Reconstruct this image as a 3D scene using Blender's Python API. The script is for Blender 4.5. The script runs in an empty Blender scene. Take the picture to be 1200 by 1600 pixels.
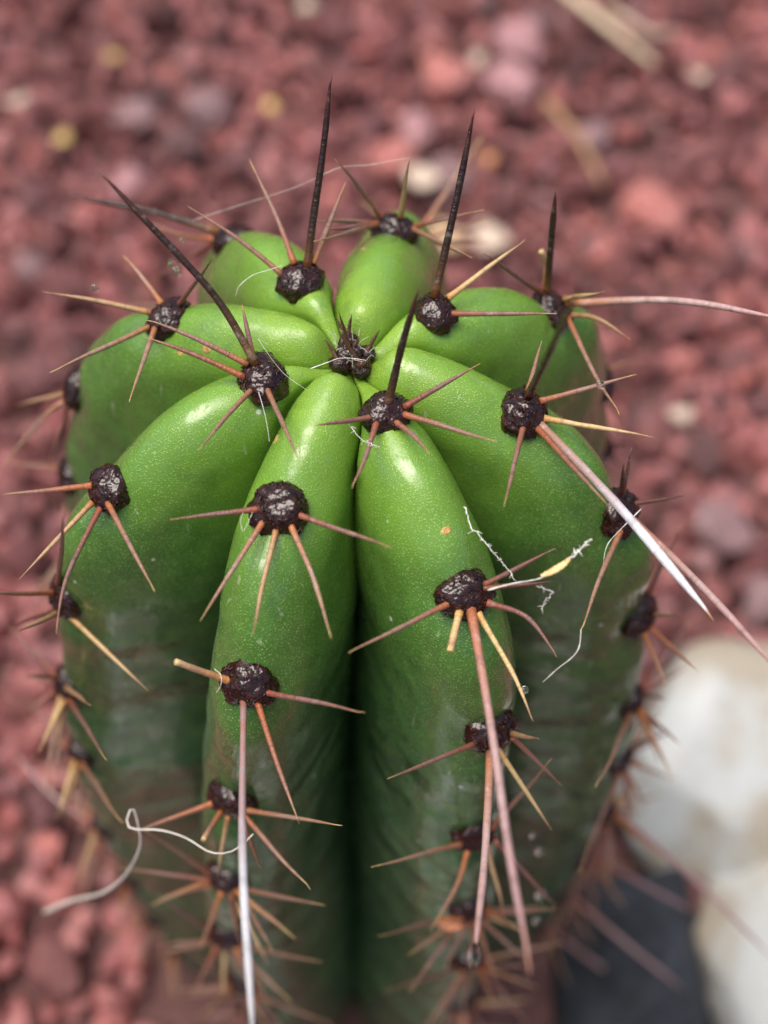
import bpy, bmesh, math, random, json
from math import radians as R, sin, cos, pi, sqrt, exp, tanh
from mathutils import Vector, Matrix, noise

scene = bpy.context.scene
col = scene.collection
random.seed(11)
U = 0.01                 # the scene is laid out in centimetres, built in metres
GROUND = -22.0           # ground level below the cactus tip, cm

def W(p):                # cactus centimetres -> world metres (ground at z = 0)
    return Vector((p[0]*U, p[1]*U, (p[2]-GROUND)*U))

# ------------------------------------------------------------------ camera
CP, CF, CR, CU = [[-0.103971,-12.098581,14.702503],[0.026622,0.54133,-0.840388],[0.999621,-0.020332,0.01857],[0.007034,0.840564,0.541666]]
cam_data = bpy.data.cameras.new('camera')
cam = bpy.data.objects.new('camera', cam_data)
col.objects.link(cam)
scene.camera = cam
f_, r_, u_ = Vector(CF), Vector(CR), Vector(CU)
m = Matrix((( r_.x, u_.x, -f_.x), (r_.y, u_.y, -f_.y), (r_.z, u_.z, -f_.z))).to_4x4()
m.translation = W(CP)
cam.matrix_world = m
cam_data.sensor_fit = 'VERTICAL'
cam_data.sensor_height = 24.0
cam_data.lens = 24.0*2300/1600
cam_data.clip_start = 0.01
cam_data.clip_end = 50
cam_data.dof.use_dof = True
cam_data.dof.focus_distance = 0.1865
cam_data.dof.aperture_fstop = 6.9
cam_data.dof.aperture_blades = 0

# ------------------------------------------------------------------ sky and sun (overcast)
SUN_DIR = Vector((-0.27, 0.02, 1.0)).normalized()     # towards the sun
world = bpy.data.worlds.new('World'); scene.world = world; world.use_nodes = True
wn, wl = world.node_tree.nodes, world.node_tree.links
bg = wn['Background']
sky = wn.new('ShaderNodeTexSky'); sky.sky_type = 'NISHITA'; sky.sun_disc = False
sky.sun_elevation = math.asin(SUN_DIR.z)
sky.sun_rotation = math.atan2(SUN_DIR.x, SUN_DIR.y)
sky.air_density = 1.0; sky.dust_density = 6.0; sky.ozone_density = 0.6
wl.new(sky.outputs[0], bg.inputs[0]); bg.inputs[1].default_value = 0.085
sun_d = bpy.data.lights.new('sun', 'SUN'); sun_d.energy = 1.5; sun_d.angle = R(50); sun_d.color = (1.0, 0.96, 0.90)
sun = bpy.data.objects.new('sun', sun_d); col.objects.link(sun)
sun.rotation_euler = SUN_DIR.to_track_quat('Z', 'Y').to_euler()

vs = scene.view_settings
vs.view_transform = 'Standard'; vs.look = 'None'; vs.gamma = 1.0; vs.use_curve_mapping = False
vs.exposure = 0.98
scene.cycles.use_denoising = True
scene.cycles.max_bounces = 8
scene.cycles.caustics_reflective = False; scene.cycles.caustics_refractive = False

# ------------------------------------------------------------------ node helpers
def material(name):
    mt = bpy.data.materials.new(name); mt.use_nodes = True
    nt = mt.node_tree
    return mt, nt, nt.nodes['Principled BSDF']
def nd(nt, kind, **kw):
    n = nt.nodes.new('ShaderNode'+kind)
    for k, v in kw.items(): setattr(n, k, v)
    return n
def setin(n, **kw):
    for k, v in kw.items(): n.inputs[k.replace('_', ' ')].default_value = v
def coords(nt, scale=(1,1,1)):
    tc = nd(nt, 'TexCoord'); mp = nd(nt, 'Mapping'); mp.inputs['Scale'].default_value = scale
    nt.links.new(tc.outputs['Object'], mp.inputs[0]); return mp.outputs[0]
def noise_tex(nt, vec, scale, detail=2.0, rough=.5):
    n = nd(nt, 'TexNoise'); setin(n, Scale=scale, Detail=detail, Roughness=rough)
    nt.links.new(vec, n.inputs['Vector']); return n.outputs['Fac']
def ramp(nt, fac, stops, interp='LINEAR'):
    r = nd(nt, 'ValToRGB'); r.color_ramp.interpolation = interp
    e = r.color_ramp.elements
    while len(e) < len(stops): e.new(0.5)
    for el, (p, c) in zip(e, stops):
        el.position = p; el.color = (c[0], c[1], c[2], 1) if not isinstance(c, (int, float)) else (c, c, c, 1)
    nt.links.new(fac, r.inputs[0]); return r.outputs[0]
def mix(nt, fac, a, b, mode='MIX'):
    n = nd(nt, 'Mix', data_type='RGBA', blend_type=mode)
    for i, v in ((0, fac), (6, a), (7, b)):
        if hasattr(v, 'links') or isinstance(v, bpy.types.NodeSocket): nt.links.new(v, n.inputs[i])
        else: n.inputs[i].default_value = v if isinstance(v, (int, float)) else (v[0], v[1], v[2], 1)
    return n.outputs[2]
def math_n(nt, op, a, b=None, clamp=False):
    n = nd(nt, 'Math', operation=op); n.use_clamp = clamp
    for i, v in ((0, a), (1, b)):
        if v is None: continue
        if isinstance(v, bpy.types.NodeSocket): nt.links.new(v, n.inputs[i])
        else: n.inputs[i].default_value = v
    return n.outputs[0]
def maprange(nt, v, a, b, c=0.0, d=1.0):
    n = nd(nt, 'MapRange'); n.clamp = True; n.interpolation_type = 'SMOOTHSTEP'
    nt.links.new(v, n.inputs[0])
    for i, q in ((1, a), (2, b), (3, c), (4, d)): n.inputs[i].default_value = q
    return n.outputs[0]
def bump(nt, h, dist, strength=1.0, prev=None):
    b = nd(nt, 'Bump'); setin(b, Strength=strength, Distance=dist)
    nt.links.new(h, b.inputs['Height'])
    if prev is not None: nt.links.new(prev, b.inputs['Normal'])
    return b.outputs[0]
def attr(nt, name):
    a = nd(nt, 'Attribute'); a.attribute_name = name; return a.outputs['Fac']

# ------------------------------------------------------------------ materials
def skin_material():
    mt, nt, p = material('cactus_skin'); L = nt.links.new
    v = coords(nt)
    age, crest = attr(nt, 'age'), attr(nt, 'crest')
    big = noise_tex(nt, v, 70, 3)
    mid = noise_tex(nt, v, 420, 3)
    fine = noise_tex(nt, v, 3600, 1.0, .5)
    dots = nd(nt, 'TexVoronoi', feature='SMOOTH_F1'); setin(dots, Scale=3400.0, Smoothness=.35); L(v, dots.inputs['Vector'])
    dot = maprange(nt, dots.outputs['Distance'], .12, .48, 1, 0)
    age_shade = math_n(nt, 'ADD', age, math_n(nt, 'MULTIPLY', math_n(nt, 'SUBTRACT', big, .5), .35))
    base = ramp(nt, math_n(nt, 'MULTIPLY', age_shade, .33), [(0.0, (.235,.39,.040)), (.09, (.155,.31,.034)), (.19, (.070,.175,.027)), (.38, (.031,.098,.032)), (1.0, (.030,.086,.047))])  # young growth is lighter; the lower greens also carry the stem's shade
    base = mix(nt, maprange(nt, mid, .35, .7, 0, .28), base, (.12,.27,.045))
    base = mix(nt, math_n(nt, 'MULTIPLY', math_n(nt, 'MULTIPLY', dot, maprange(nt, fine, .3, .65)), maprange(nt, age, .7, 1.6, .62, .30)), base, (.38,.55,.15))
    # corky grey bloom on old crests
    cork = math_n(nt, 'MULTIPLY', maprange(nt, math_n(nt, 'ADD', crest, math_n(nt, 'MULTIPLY', math_n(nt,'SUBTRACT', mid, .5), .9)), .90, 1.15), maprange(nt, age, 1.25, 2.2, 0, .7))
    base = mix(nt, cork, base, (.33,.40,.30))
    # tiny pale specks
    vor = nd(nt, 'TexVoronoi'); setin(vor, Scale=190.0, Randomness=1.0); L(v, vor.inputs['Vector'])
    sp = maprange(nt, vor.outputs['Distance'], .05, .085, 1, 0)
    keep = maprange(nt, nt.nodes.new('ShaderNodeSeparateColor').outputs[0], 0, 1)
    sc = nt.nodes['Separate Color']; L(vor.outputs['Color'], sc.inputs[0])
    keep = math_n(nt, 'GREATER_THAN', sc.outputs[0], .72)
    base = mix(nt, math_n(nt, 'MULTIPLY', math_n(nt, 'MULTIPLY', sp, keep), .75), base, (.72,.76,.66))
    # dull darker blotches and thin dry scratches
    blo = noise_tex(nt, v, 150, 5, .7)
    base = mix(nt, maprange(nt, blo, .52, .72, 0, .35), base, (.045,.115,.030))
    scr = nd(nt, 'TexNoise'); setin(scr, Scale=1.0, Detail=2.0); L(coords(nt, (900, 900, 60)), scr.inputs['Vector'])
    base = mix(nt, math_n(nt, 'MULTIPLY', maprange(nt, scr.outputs['Fac'], .70, .76), .35), base, (.50,.56,.40))
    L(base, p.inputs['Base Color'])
    rough = math_n(nt, 'ADD', maprange(nt, age, .4, 1.4, .30, .15), math_n(nt, 'MULTIPLY', math_n(nt, 'SUBTRACT', mid, .5), .22))
    wetp = maprange(nt, noise_tex(nt, coords(nt, (1, 1, .6)), 260, 4, .65), .50, .60)
    rough = math_n(nt, 'MAXIMUM', math_n(nt, 'SUBTRACT', rough, math_n(nt, 'MULTIPLY', wetp, .14)), .06)
    L(rough, p.inputs['Roughness'])
    setin(p, IOR=1.46)
    p.inputs['Specular IOR Level'].default_value = .55
    p.inputs['Subsurface Weight'].default_value = .12
    p.inputs['Subsurface Radius'].default_value = (.6, 1.0, .25)
    p.inputs['Subsurface Scale'].default_value = .0012
    b = bump(nt, dot, .00005, .7)
    oldcrest = math_n(nt, 'MULTIPLY', maprange(nt, crest, .72, .95), maprange(nt, age, .9, 1.5))
    L(math_n(nt, 'MULTIPLY', maprange(nt, wetp, 0, 1, .15, .8), maprange(nt, oldcrest, 0, 1, 1, .1)), p.inputs['Coat Weight'])
    L(maprange(nt, oldcrest, 0, 1, .55, .25), p.inputs['Specular IOR Level']); p.inputs['Coat Roughness'].default_value = .17
    # horizontal wrinkles of the older skin
    wr = noise_tex(nt, coords(nt, (30, 30, 72)), 1.0, 2.0, .5)
    b2 = nd(nt, 'Bump'); b2.inputs['Distance'].default_value = .0075
    L(wr, b2.inputs['Height']); L(b, b2.inputs['Normal']); L(math_n(nt, 'MULTIPLY', maprange(nt, age, .75, 1.5, 0, 1.0), math_n(nt, 'MULTIPLY', maprange(nt, crest, .75, .95, 1, .12), maprange(nt, big, .40, .62, .25, 1.0))), b2.inputs['Strength'])
    b3 = bump(nt, big, .0010, .35, b2.outputs[0])
    L(b3, p.inputs['Normal'])
    return mt

def wool_material():
    mt, nt, p = material('areole_wool'); L = nt.links.new
    v = coords(nt)
    n1 = noise_tex(nt, v, 900, 3, .6); n2 = noise_tex(nt, v, 3600, 2, .6)
    c = ramp(nt, n1, [(.30, (.007,.002,.002)), (.55, (.024,.0055,.004)), (.78, (.075,.017,.009))])
    L(c, p.inputs['Base Color'])
    L(maprange(nt, n1, .3, .7, .03, .13), p.inputs['Roughness']); p.inputs['Specular IOR Level'].default_value = .6
    vo = nd(nt, 'TexVoronoi', feature='SMOOTH_F1'); setin(vo, Scale=2300.0); L(v, vo.inputs['Vector'])
    b = bump(nt, vo.outputs['Distance'], .00016, .5)
    b = bump(nt, n2, .00006, .5, b)
    L(b, p.inputs['Normal']); 
    return mt

def spine_material(name, stops, rough=.34, mottle=(.5,.42,.36), mot=.25):
    mt, nt, p = material(name); L = nt.links.new
    al = attr(nt, 'along')
    oi = nd(nt, 'ObjectInfo')
    v = coords(nt)
    n1 = noise_tex(nt, v, 500, 3, .6)
    n2 = noise_tex(nt, v, 2600, 2, .6)
    al2 = math_n(nt, 'ADD', al, math_n(nt, 'MULTIPLY', math_n(nt, 'SUBTRACT', n1, .5), .14))
    c = ramp(nt, al2, stops)
    c = mix(nt, maprange(nt, n1, .56, .74, 0, mot), c, mottle)
    bnd = nd(nt, 'TexNoise', noise_dimensions='1D'); setin(bnd, Scale=16.0, Detail=4.0, Roughness=.7); L(math_n(nt, 'ADD', al, math_n(nt, 'MULTIPLY', oi.outputs['Random'], 40.0)), bnd.inputs['W'])
    c = mix(nt, maprange(nt, bnd.outputs['Fac'], .50, .70, 0, .5), c, [q*.45 for q in stops[len(stops)//2][1]])
    hsv = nd(nt, 'HueSaturation')
    L(maprange(nt, oi.outputs['Random'], 0, 1, .78, 1.25), hsv.inputs['Value'])
    L(maprange(nt, oi.outputs['Random'], 0, 1, .488, .512), hsv.inputs['Hue'])
    L(c, hsv.inputs['Color']); L(hsv.outputs[0], p.inputs['Base Color'])
    L(maprange(nt, n1, .3, .7, rough-.08, rough+.14), p.inputs['Roughness'])
    b = bump(nt, n2, .00014, .6); b = bump(nt, n1, .0004, .5, b)
    wv = nd(nt, 'TexNoise', noise_dimensions='1D'); setin(wv, Scale=38.0, Detail=3.0, Roughness=.7); L(al, wv.inputs['W'])
    b = bump(nt, wv.outputs['Fac'], .00030, .5, b); L(b, p.inputs['Normal'])
    
    return mt

SPM = {
 't': spine_material('spine_tan', [(0, (.36,.11,.04)), (.18, (.29,.115,.07)), (.5, (.27,.155,.125)), (.86, (.29,.15,.095)), (1, (.62,.42,.17))]),
 'y': spine_material('spine_straw', [(0, (.46,.22,.07)), (.25, (.54,.36,.17)), (.7, (.50,.33,.17)), (.92, (.34,.18,.10)), (1, (.55,.38,.17))]),
 'o': spine_material('spine_orange', [(0, (.46,.15,.04)), (.3, (.38,.16,.075)), (.7, (.31,.165,.11)), (1, (.5,.33,.15))]),
 'd': spine_material('spine_dark', [(0, (.24,.10,.030)), (.10, (.10,.045,.018)), (.28, (.034,.018,.012)), (.7, (.030,.014,.012)), (1, (.085,.020,.014))], .28, (.30,.28,.25), .45),
 'e': spine_material('spine_dark_short', [(0, (.20,.07,.03)), (.3, (.12,.045,.03)), (1, (.10,.04,.025))], .3, (.25,.2,.18), .2),
 'm': spine_material('spine_mauve', [(0, (.36,.11,.05)), (.15, (.34,.15,.11)), (.45, (.37,.24,.23)), (.85, (.36,.21,.21)), (1, (.42,.18,.13))], .36, (.52,.44,.45), .35),
 'w': spine_material('spine_white', [(0, (.30,.12,.06)), (.12, (.34,.19,.15)), (.36, (.36,.25,.25)), (.50, (.48,.46,.48)), (.60, (.60,.61,.64)), (.93, (.55,.53,.55)), (.96, (.50,.24,.13)), (1, (.5,.25,.12))], .62, (.50,.48,.50), .45),
 'g': spine_material('spine_brown', [(0, (.27,.10,.05)), (.4, (.22,.11,.085)), (.9, (.24,.12,.08)), (1, (.45,.30,.14))]),
}
SPM['b'] = SPM['o']; SPM['by'] = SPM['y']
SKIN, WOOL = skin_material(), wool_material()

def simple(name, colr, rough=.6, var=.25, scale=300, bdist=.0004):
    mt, nt, p = material(name); L = nt.links.new
    v = coords(nt); n = noise_tex(nt, v, scale, 4, .6)
    c = mix(nt, maprange(nt, n, .3, .75, 0, 1), [q*(1-var) for q in colr], [min(1, q*(1+var)) for q in colr])
    L(c, p.inputs['Base Color']); p.inputs['Roughness'].default_value = rough
    L(bump(nt, n, bdist, .6), p.inputs['Normal'])
    return mt
SILK = simple('silk_thread', (.72,.70,.64), .45, .12)
FIBRE = simple('pale_fibre', (.66,.62,.55), .5, .15)
HUSK = simple('dry_husk', (.66,.46,.20), .55, .3, 900)
PETAL = simple('dry_petal', (.34,.13,.055), .5, .35, 700)
SCAR = simple('scar_tissue', (.50,.30,.10), .5, .35, 1500)
STRAW = simple('dry_straw', (.62,.50,.33), .6, .2, 200)
BROWN_STRAW = simple('brown_straw', (.36,.20,.10), .6, .25, 200)
def stone_material(name, stops, rough=.62, wet=.25):
    mt, nt, p = material(name); L = nt.links.new
    g = nd(nt, 'NewGeometry'); oi = nd(nt, 'ObjectInfo')
    rnd = math_n(nt, 'FRACT', math_n(nt, 'ADD', g.outputs['Random Per Island'], oi.outputs['Random']))
    v = coords(nt)
    n1 = noise_tex(nt, v, 130, 4, .65); n2 = noise_tex(nt, v, 700, 3, .6)
    c = ramp(nt, rnd, stops)
    c = mix(nt, maprange(nt, n1, .35, .75, 0, .45), c, (.40,.21,.205))
    c = mix(nt, maprange(nt, n2, .55, .8, 0, .5), c, (.06,.025,.025))
    L(c, p.inputs['Base Color'])
    L(maprange(nt, n1, .3, .7, rough-wet, rough+.1), p.inputs['Roughness'])
    vo = nd(nt, 'TexVoronoi'); setin(vo, Scale=380.0); L(v, vo.inputs['Vector'])
    b = bump(nt, vo.outputs['Distance'], .0016, .8); b = bump(nt, n2, .0006, .7, b); L(b, p.inputs['Normal'])
    return mt
LAVA = stone_material('lava_stone', [(0, (.24,.066,.062)), (.20, (.37,.118,.108)), (.40, (.31,.10,.102)), (.58, (.42,.16,.15)), (.74, (.29,.12,.128)), (.88, (.44,.135,.11)), (.96, (.16,.06,.062)), (1, (.36,.20,.20))])
GREY = stone_material('grey_stone', [(0, (.20,.125,.13)), (1, (.23,.14,.145))])
PALE = stone_material('pale_stone', [(0, (.40,.20,.21)), (1, (.37,.19,.20))])
REDS = stone_material('bright_red_stone', [(0, (.42,.14,.115)), (1, (.40,.13,.11))])
def boulder_material():
    mt, nt, p = material('white_limestone'); L = nt.links.new
    v = coords(nt); n1 = noise_tex(nt, v, 28, 5, .6); n2 = noise_tex(nt, v, 260, 4, .6)
    c = mix(nt, maprange(nt, n1, .42, .60, 0, 1), (.50,.52,.505), (.37,.325,.25))
    c = mix(nt, maprange(nt, n2, .6, .8, 0, .35), c, (.30,.285,.26))
    L(c, p.inputs['Base Color']); p.inputs['Roughness'].default_value = .45
    L(bump(nt, n2, .0012, .5), p.inputs['Normal'])
    return mt
LIME = boulder_material()
GAP_SHADOW = simple('gap_shadow_stone', (.026,.031,.040), .8, .4, 120, .002)  # shadow of the gap beside the boulders, given as a dark stone's colour
def water_material():
    mt, nt, p = material('water'); 
    setin(p, Roughness=0.0, IOR=1.333); p.inputs['Transmission Weight'].default_value = 1.0
    return mt
WATER = water_material()
def soil_material():
    mt, nt, p = material('lava_grit'); L = nt.links.new
    v = coords(nt); n1 = noise_tex(nt, v, 160, 5, .7)
    L(ramp(nt, n1, [(.3, (.06,.026,.024)), (.7, (.18,.08,.075))]), p.inputs['Base Color'])
    p.inputs['Roughness'].default_value = .85
    L(bump(nt, n1, .003, .8), p.inputs['Normal']); return mt
SOIL = soil_material()

# ------------------------------------------------------------------ mesh helpers
def mesh_obj(name, verts, faces, mat, parent=None, smooth=True, attrs=None):
    me = bpy.data.meshes.new(name); me.from_pydata(verts, [], faces)
    if smooth: me.shade_smooth()
    me.materials.append(mat)
    for k, vals in (attrs or {}).items():
        a = me.attributes.new(k, 'FLOAT', 'POINT'); a.data.foreach_set('value', vals)
    me.update()
    o = bpy.data.objects.new(name, me); col.objects.link(o)
    if parent is not None: o.parent = parent
    return o
def tag(o, label, cat, group=None):
    o['label'] = label; o['category'] = cat
    if group: o['group'] = group
    return o
def catmull(P, n):
    P = [Vector(p) for p in P]
    if len(P) == 2: return [P[0].lerp(P[1], i/n) for i in range(n+1)]
    Q = [P[0]*2-P[1]] + P + [P[-1]*2-P[-2]]
    seg = [(P[i+1]-P[i]).length for i in range(len(P)-1)]; tot = sum(seg); out = []
    for i in range(n+1):
        s = tot*i/n; k = 0
        while k < len(seg)-1 and s > seg[k]: s -= seg[k]; k += 1
        t = min(1, s/seg[k]); a, b, c, d = Q[k], Q[k+1], Q[k+2], Q[k+3]
        out.append(0.5*((2*b) + (c-a)*t + (2*a-5*b+4*c-d)*t*t + (3*b-a-3*c+d)*t**3))
    return out
def tube(C, radii, sides=8, flat=1.0, squash_axis=None):
    verts, faces = [], []
    T = (C[1]-C[0]).normalized()
    ref = Vector((0,0,1)) if abs(T.z) < .9 else Vector((1,0,0))
    N = T.cross(ref).normalized()
    for i, c in enumerate(C):
        T = (C[min(i+1, len(C)-1)]-C[max(i-1, 0)]).normalized()
        N = (N - T*N.dot(T)).normalized(); B = T.cross(N)
        for j in range(sides):
            a = 2*pi*j/sides
            verts.append(c + (N*cos(a) + B*sin(a)*flat)*radii[i])
    for i in range(len(C)-1):
        for j in range(sides):
            k = (j+1) % sides
            faces.append((i*sides+j, i*sides+k, (i+1)*sides+k, (i+1)*sides+j))
    faces.append(tuple(range(sides-1, -1, -1))); faces.append(tuple((len(C)-1)*sides+j for j in range(sides)))
    return verts, faces
def spine_geo(kind, P, r0, seed):
    rng = random.Random(seed)
    n = 16; C = catmull([W(p) for p in P], n)
    L = sum((C[i+1]-C[i]).length for i in range(n))
    # slight natural waver
    ax = Vector((rng.uniform(-1,1), rng.uniform(-1,1), rng.uniform(-1,1)))
    ph = rng.uniform(0, 6)
    for i in range(1, n):
        s = i/n; C[i] = C[i] + ax*L*.010*sin(ph+s*6)*s
    rad, al = [], []
    for i in range(n+1):
        s = i/n
        if kind in ('b', 'by'): k = 1.0 - .12*s
        elif kind == 'w': k = (.80+.28*sin(min(s/.7, 1)*pi/2)) if s < .7 else 1.08*(1-((s-.7)/.3)**1.6*.94)
        elif kind in ('m', 'd'): k = (1-.30*s) if s < .72 else (1-.30*.72)*(1-((s-.72)/.28)**1.5*.93)
        else: k = (1-.45*s) if s < .55 else (1-.45*.55)*(1-((s-.55)/.45)**1.25*.93)
        k *= 1 + .30*exp(-s*16) + .12*noise.noise(Vector((seed*3.1, s*7, 0)))
        rad.append(max(r0*U*k, .00003)); al += [s]*8
    v, f = tube(C, rad, 8)
    return v, f, al

# ------------------------------------------------------------------ the cactus surface
PN, PH, PA, PB = [2.13119,3.76238,0.16778,-0.0102]
R0 = 4.5
AREOLES = [[1,1,0.4095,166.6837],[2,1,0.1721,119.9181],[2,2,0.4995,117.6479],[2,3,0.977,118.9868],[2,4,1.3082,117.1506],[3,1,0.3396,71.0842],[3,2,0.6673,67.7741],[3,3,1.1493,70.099],[3,4,1.6878,69.886],[3,5,2.1081,69.1129],[3,6,2.5674,68.4662],[4,1,0.1459,22.3516],[4,2,0.5345,24.5675],[4,3,0.9245,24.4027],[4,4,1.4443,21.9491],[4,5,1.9847,21.9906],[4,6,2.5295,23.357],[4,7,3.2713,25.6564],[5,1,0.3459,-22.3247],[5,2,0.7282,-19.4227],[5,3,1.2291,-22.0398],[5,4,1.7535,-23.6519],[5,5,2.2784,-24.983],[5,6,2.8284,-23.7425],[6,1,0.1635,-67.9954],[6,2,0.5603,-66.9202],[6,3,0.9512,-65.8484],[6,4,1.518,-69.2232],[6,5,1.9201,-66.6836],[6,6,2.7184,-70.6975],[6,7,3.3404,-70.4588],[7,1,0.3971,-112.132],[7,2,0.8615,-110.5105],[7,3,1.1981,-105.782],[8,1,0.19,-151.1484],[8,2,0.6232,-151.7139]]      # rib, index, t, azimuth
AZ0 = {"1":166.2348,"2":118.3306,"3":69.1836,"4":23.4719,"5":-22.4142,"6":-67.5506,"7":-109.0993,"8":-151.0183}
ORDER = [8, 7, 6, 5, 4, 3, 2, 1]
NEAR = (2, 4, 6, 8)      # ribs whose first areole sits close to the tip
T_END = 1 + (-GROUND - PH + .6)/5
def prof(t):
    tc = min(max(t, 0), 1)*pi/2
    r = R0*sin(tc)**(2/PN); z = -PH*(1-max(cos(tc), 0)**(2/PN)); s = max(t-1, 0)*5
    if s > 8: r += PA*8+PB*64 - .03*(s-8) - .004*(s-8)**2
    else: r += PA*s + PB*s*s
    return r, z-s
def pnorm(t):
    h = .004; a, b = prof(max(t-h, .001)), prof(t+h)
    dr, dz = b[0]-a[0], b[1]-a[1]; l = sqrt(dr*dr+dz*dz)
    return -dz/l, dr/l          # outward (r), upward (z)
def smooth(x, a, b):
    x = min(max((x-a)/(b-a), 0), 1); return x*x*(3-2*x)
# extend every rib's row of areoles down the stem
rows = {k: [(a[2], a[3]) for a in AREOLES if a[0] == k] for k in ORDER}
shown = {k: len(rows[k]) for k in ORDER}
LOWEST = {1: -5.5, 8: -5.5, 7: -9, 2: -9, 3: -21, 4: -21, 5: -21, 6: -21}
for k in ORDER:
    rr = rows[k]
    while True:
        t, az = rr[-1]
        nt_ = t + (.50 if t > .9 else .42)
        if prof(nt_)[1] < LOWEST[k]: break
        rr.append((nt_, AZ0[str(k)] + (az-AZ0[str(k)])*.5))
def rib_az(k, t):
    rr = rows[k]
    if t <= rr[0][0]:
        f = t/rr[0][0]; return AZ0[str(k)]*(1-f) + rr[0][1]*f
    for (a, x), (b, y) in zip(rr, rr[1:]):
        if t <= b:
            f = smooth(t, a, b); return x*(1-f)+y*f
    return rr[-1][1]
def valley_depth(r, t): return min(.64*r, 2.75) + .2*smooth(t, .9, 2.2) - 1.1*smooth(t, 2.9, 4.4)
def rib_section(v, r, nr, d, half):
    """fin-shaped rib: v 0..1 from crest to valley -> depth below the crest, share of the half sector"""
    x = d*v*v
    s0 = math.tan(half)*r; s1 = math.tan(half)*max(r-nr*d, .02); sx = math.tan(half)*max(r-nr*x, .02)
    wc = min(.53, .90*s0); a = min(wc*1.15, d*.98)
    q = min(x/a, 1.0)
    rd = sqrt(max(0, 1-(1-q)**2))
    k = x/d
    y = rd*(wc + (sx-wc)*k**1.15)
    return x, min(1.0, y/sx)
def body_point(k, v, t, az, da):
    """k rib, v in -1..1 across it, t along the meridian"""
    r, z = prof(t); nr, nz = pnorm(t)
    d = valley_depth(r, t)
    x, q = rib_section(abs(v), r, nr, d, R(da))
    u = q if v > 0 else -q
    au = x/d
    dn, df = .52*exp(-(r/.72)**3), .58*exp(-(r/.40)**3)
    dipk = dn if k in NEAR else df
    dipv = .5*(dn+df)
    z -= dipk*(1-au) + dipv*au
    off = -x
    for (ta, _) in rows[k]:
        s = (t-ta)*(5.0 if t > .9 else 6.2)
        if abs(s) < 1.8:
            lat = exp(-(x/.30)**2)
            off -= .10*exp(-(s/.42)**2)*lat
            off += .07*exp(-((s-.95)/.5)**2)*lat
    A = R(az+da*u)
    p = Vector((sin(A), -cos(A), 0))*(r+nr*off) + Vector((0, 0, z+nz*off))
    nv = Vector((sin(A)*nr, -cos(A)*nr, nz))
    side = Vector((cos(A), sin(A), 0))*(1 if v > 0 else -1)
    fl = smooth(x, .1, .7)
    dirn = (nv*(1-fl)+side*fl)
    w = noise.noise(p*.9)*.045 + noise.noise(p*2.3+Vector((7,1,3)))*.018
    fade = smooth(r, .3, 1.4)*(1-smooth(abs(v), .8, 1.0))
    return p + dirn*w*fade
def build_body(parent):
    NV = 56
    ts = []; t = .012
    while t < T_END:
        ts.append(t); t += .006 if t < .2 else (.010 if t < 1.0 else .014 if t < 2.6 else .03)
    ts.append(T_END)
    verts, age, crest = [], [], []
    for t in ts:
        az = {k: rib_az(k, t) for k in ORDER}
        r, _ = prof(t)
        sh = 10.5*exp(-((r-.55)/.8)**2)
        for i, k in enumerate(ORDER):
            kp, kn = ORDER[i-1], ORDER[(i+1) % 8]
            ap = az[kp]-(360 if az[kp] > az[k] else 0); an = az[kn]+(360 if az[kn] < az[k] else 0)
            s = -sh if k in NEAR else sh
            hl, hr = (az[k]-ap)/2+s, (an-az[k])/2+s
            for j in range(NV):
                v = -1+2*j/NV
                p = body_point(k, v, t, az[k], hl if v < 0 else hr)
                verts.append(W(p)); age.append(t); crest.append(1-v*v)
    n = NV*8; faces = []
    for i in range(len(ts)-1):
        for j in range(n):
            q = (j+1) % n
            faces.append((i*n+j, (i+1)*n+j, (i+1)*n+q, i*n+q))
    tip = len(verts); verts.append(sum((verts[j] for j in range(n)), Vector())/n); age.append(0); crest.append(.5)
    faces += [(j, (j+1) % n, tip) for j in range(n)]
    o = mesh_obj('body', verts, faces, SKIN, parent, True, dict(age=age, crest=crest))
    me = o.data; sh_ = me.attributes.new('sharp_edge', 'BOOLEAN', 'EDGE')     # the folds between ribs are creases
    flags = [False]*len(me.edges); lim = n*len(ts); skip = n*sum(1 for q in ts if q < .06)
    for e in me.edges:
        a, b = e.vertices
        if a < lim and b < lim and a >= skip and a % NV == 0 and abs(a-b) == n: flags[e.index] = True
    sh_.data.foreach_set('value', flags)
    return o

def areole_frame(k, t, az):
    r, z = prof(t); nr, nz = pnorm(t); A = R(az)
    n = Vector((sin(A)*nr, -cos(A)*nr, nz)); side = Vector((cos(A), sin(A), 0)); along = n.cross(side)
    p = Vector((sin(A)*r, -cos(A)*r, z)) - n*.12
    return p, n, side, along

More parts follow.
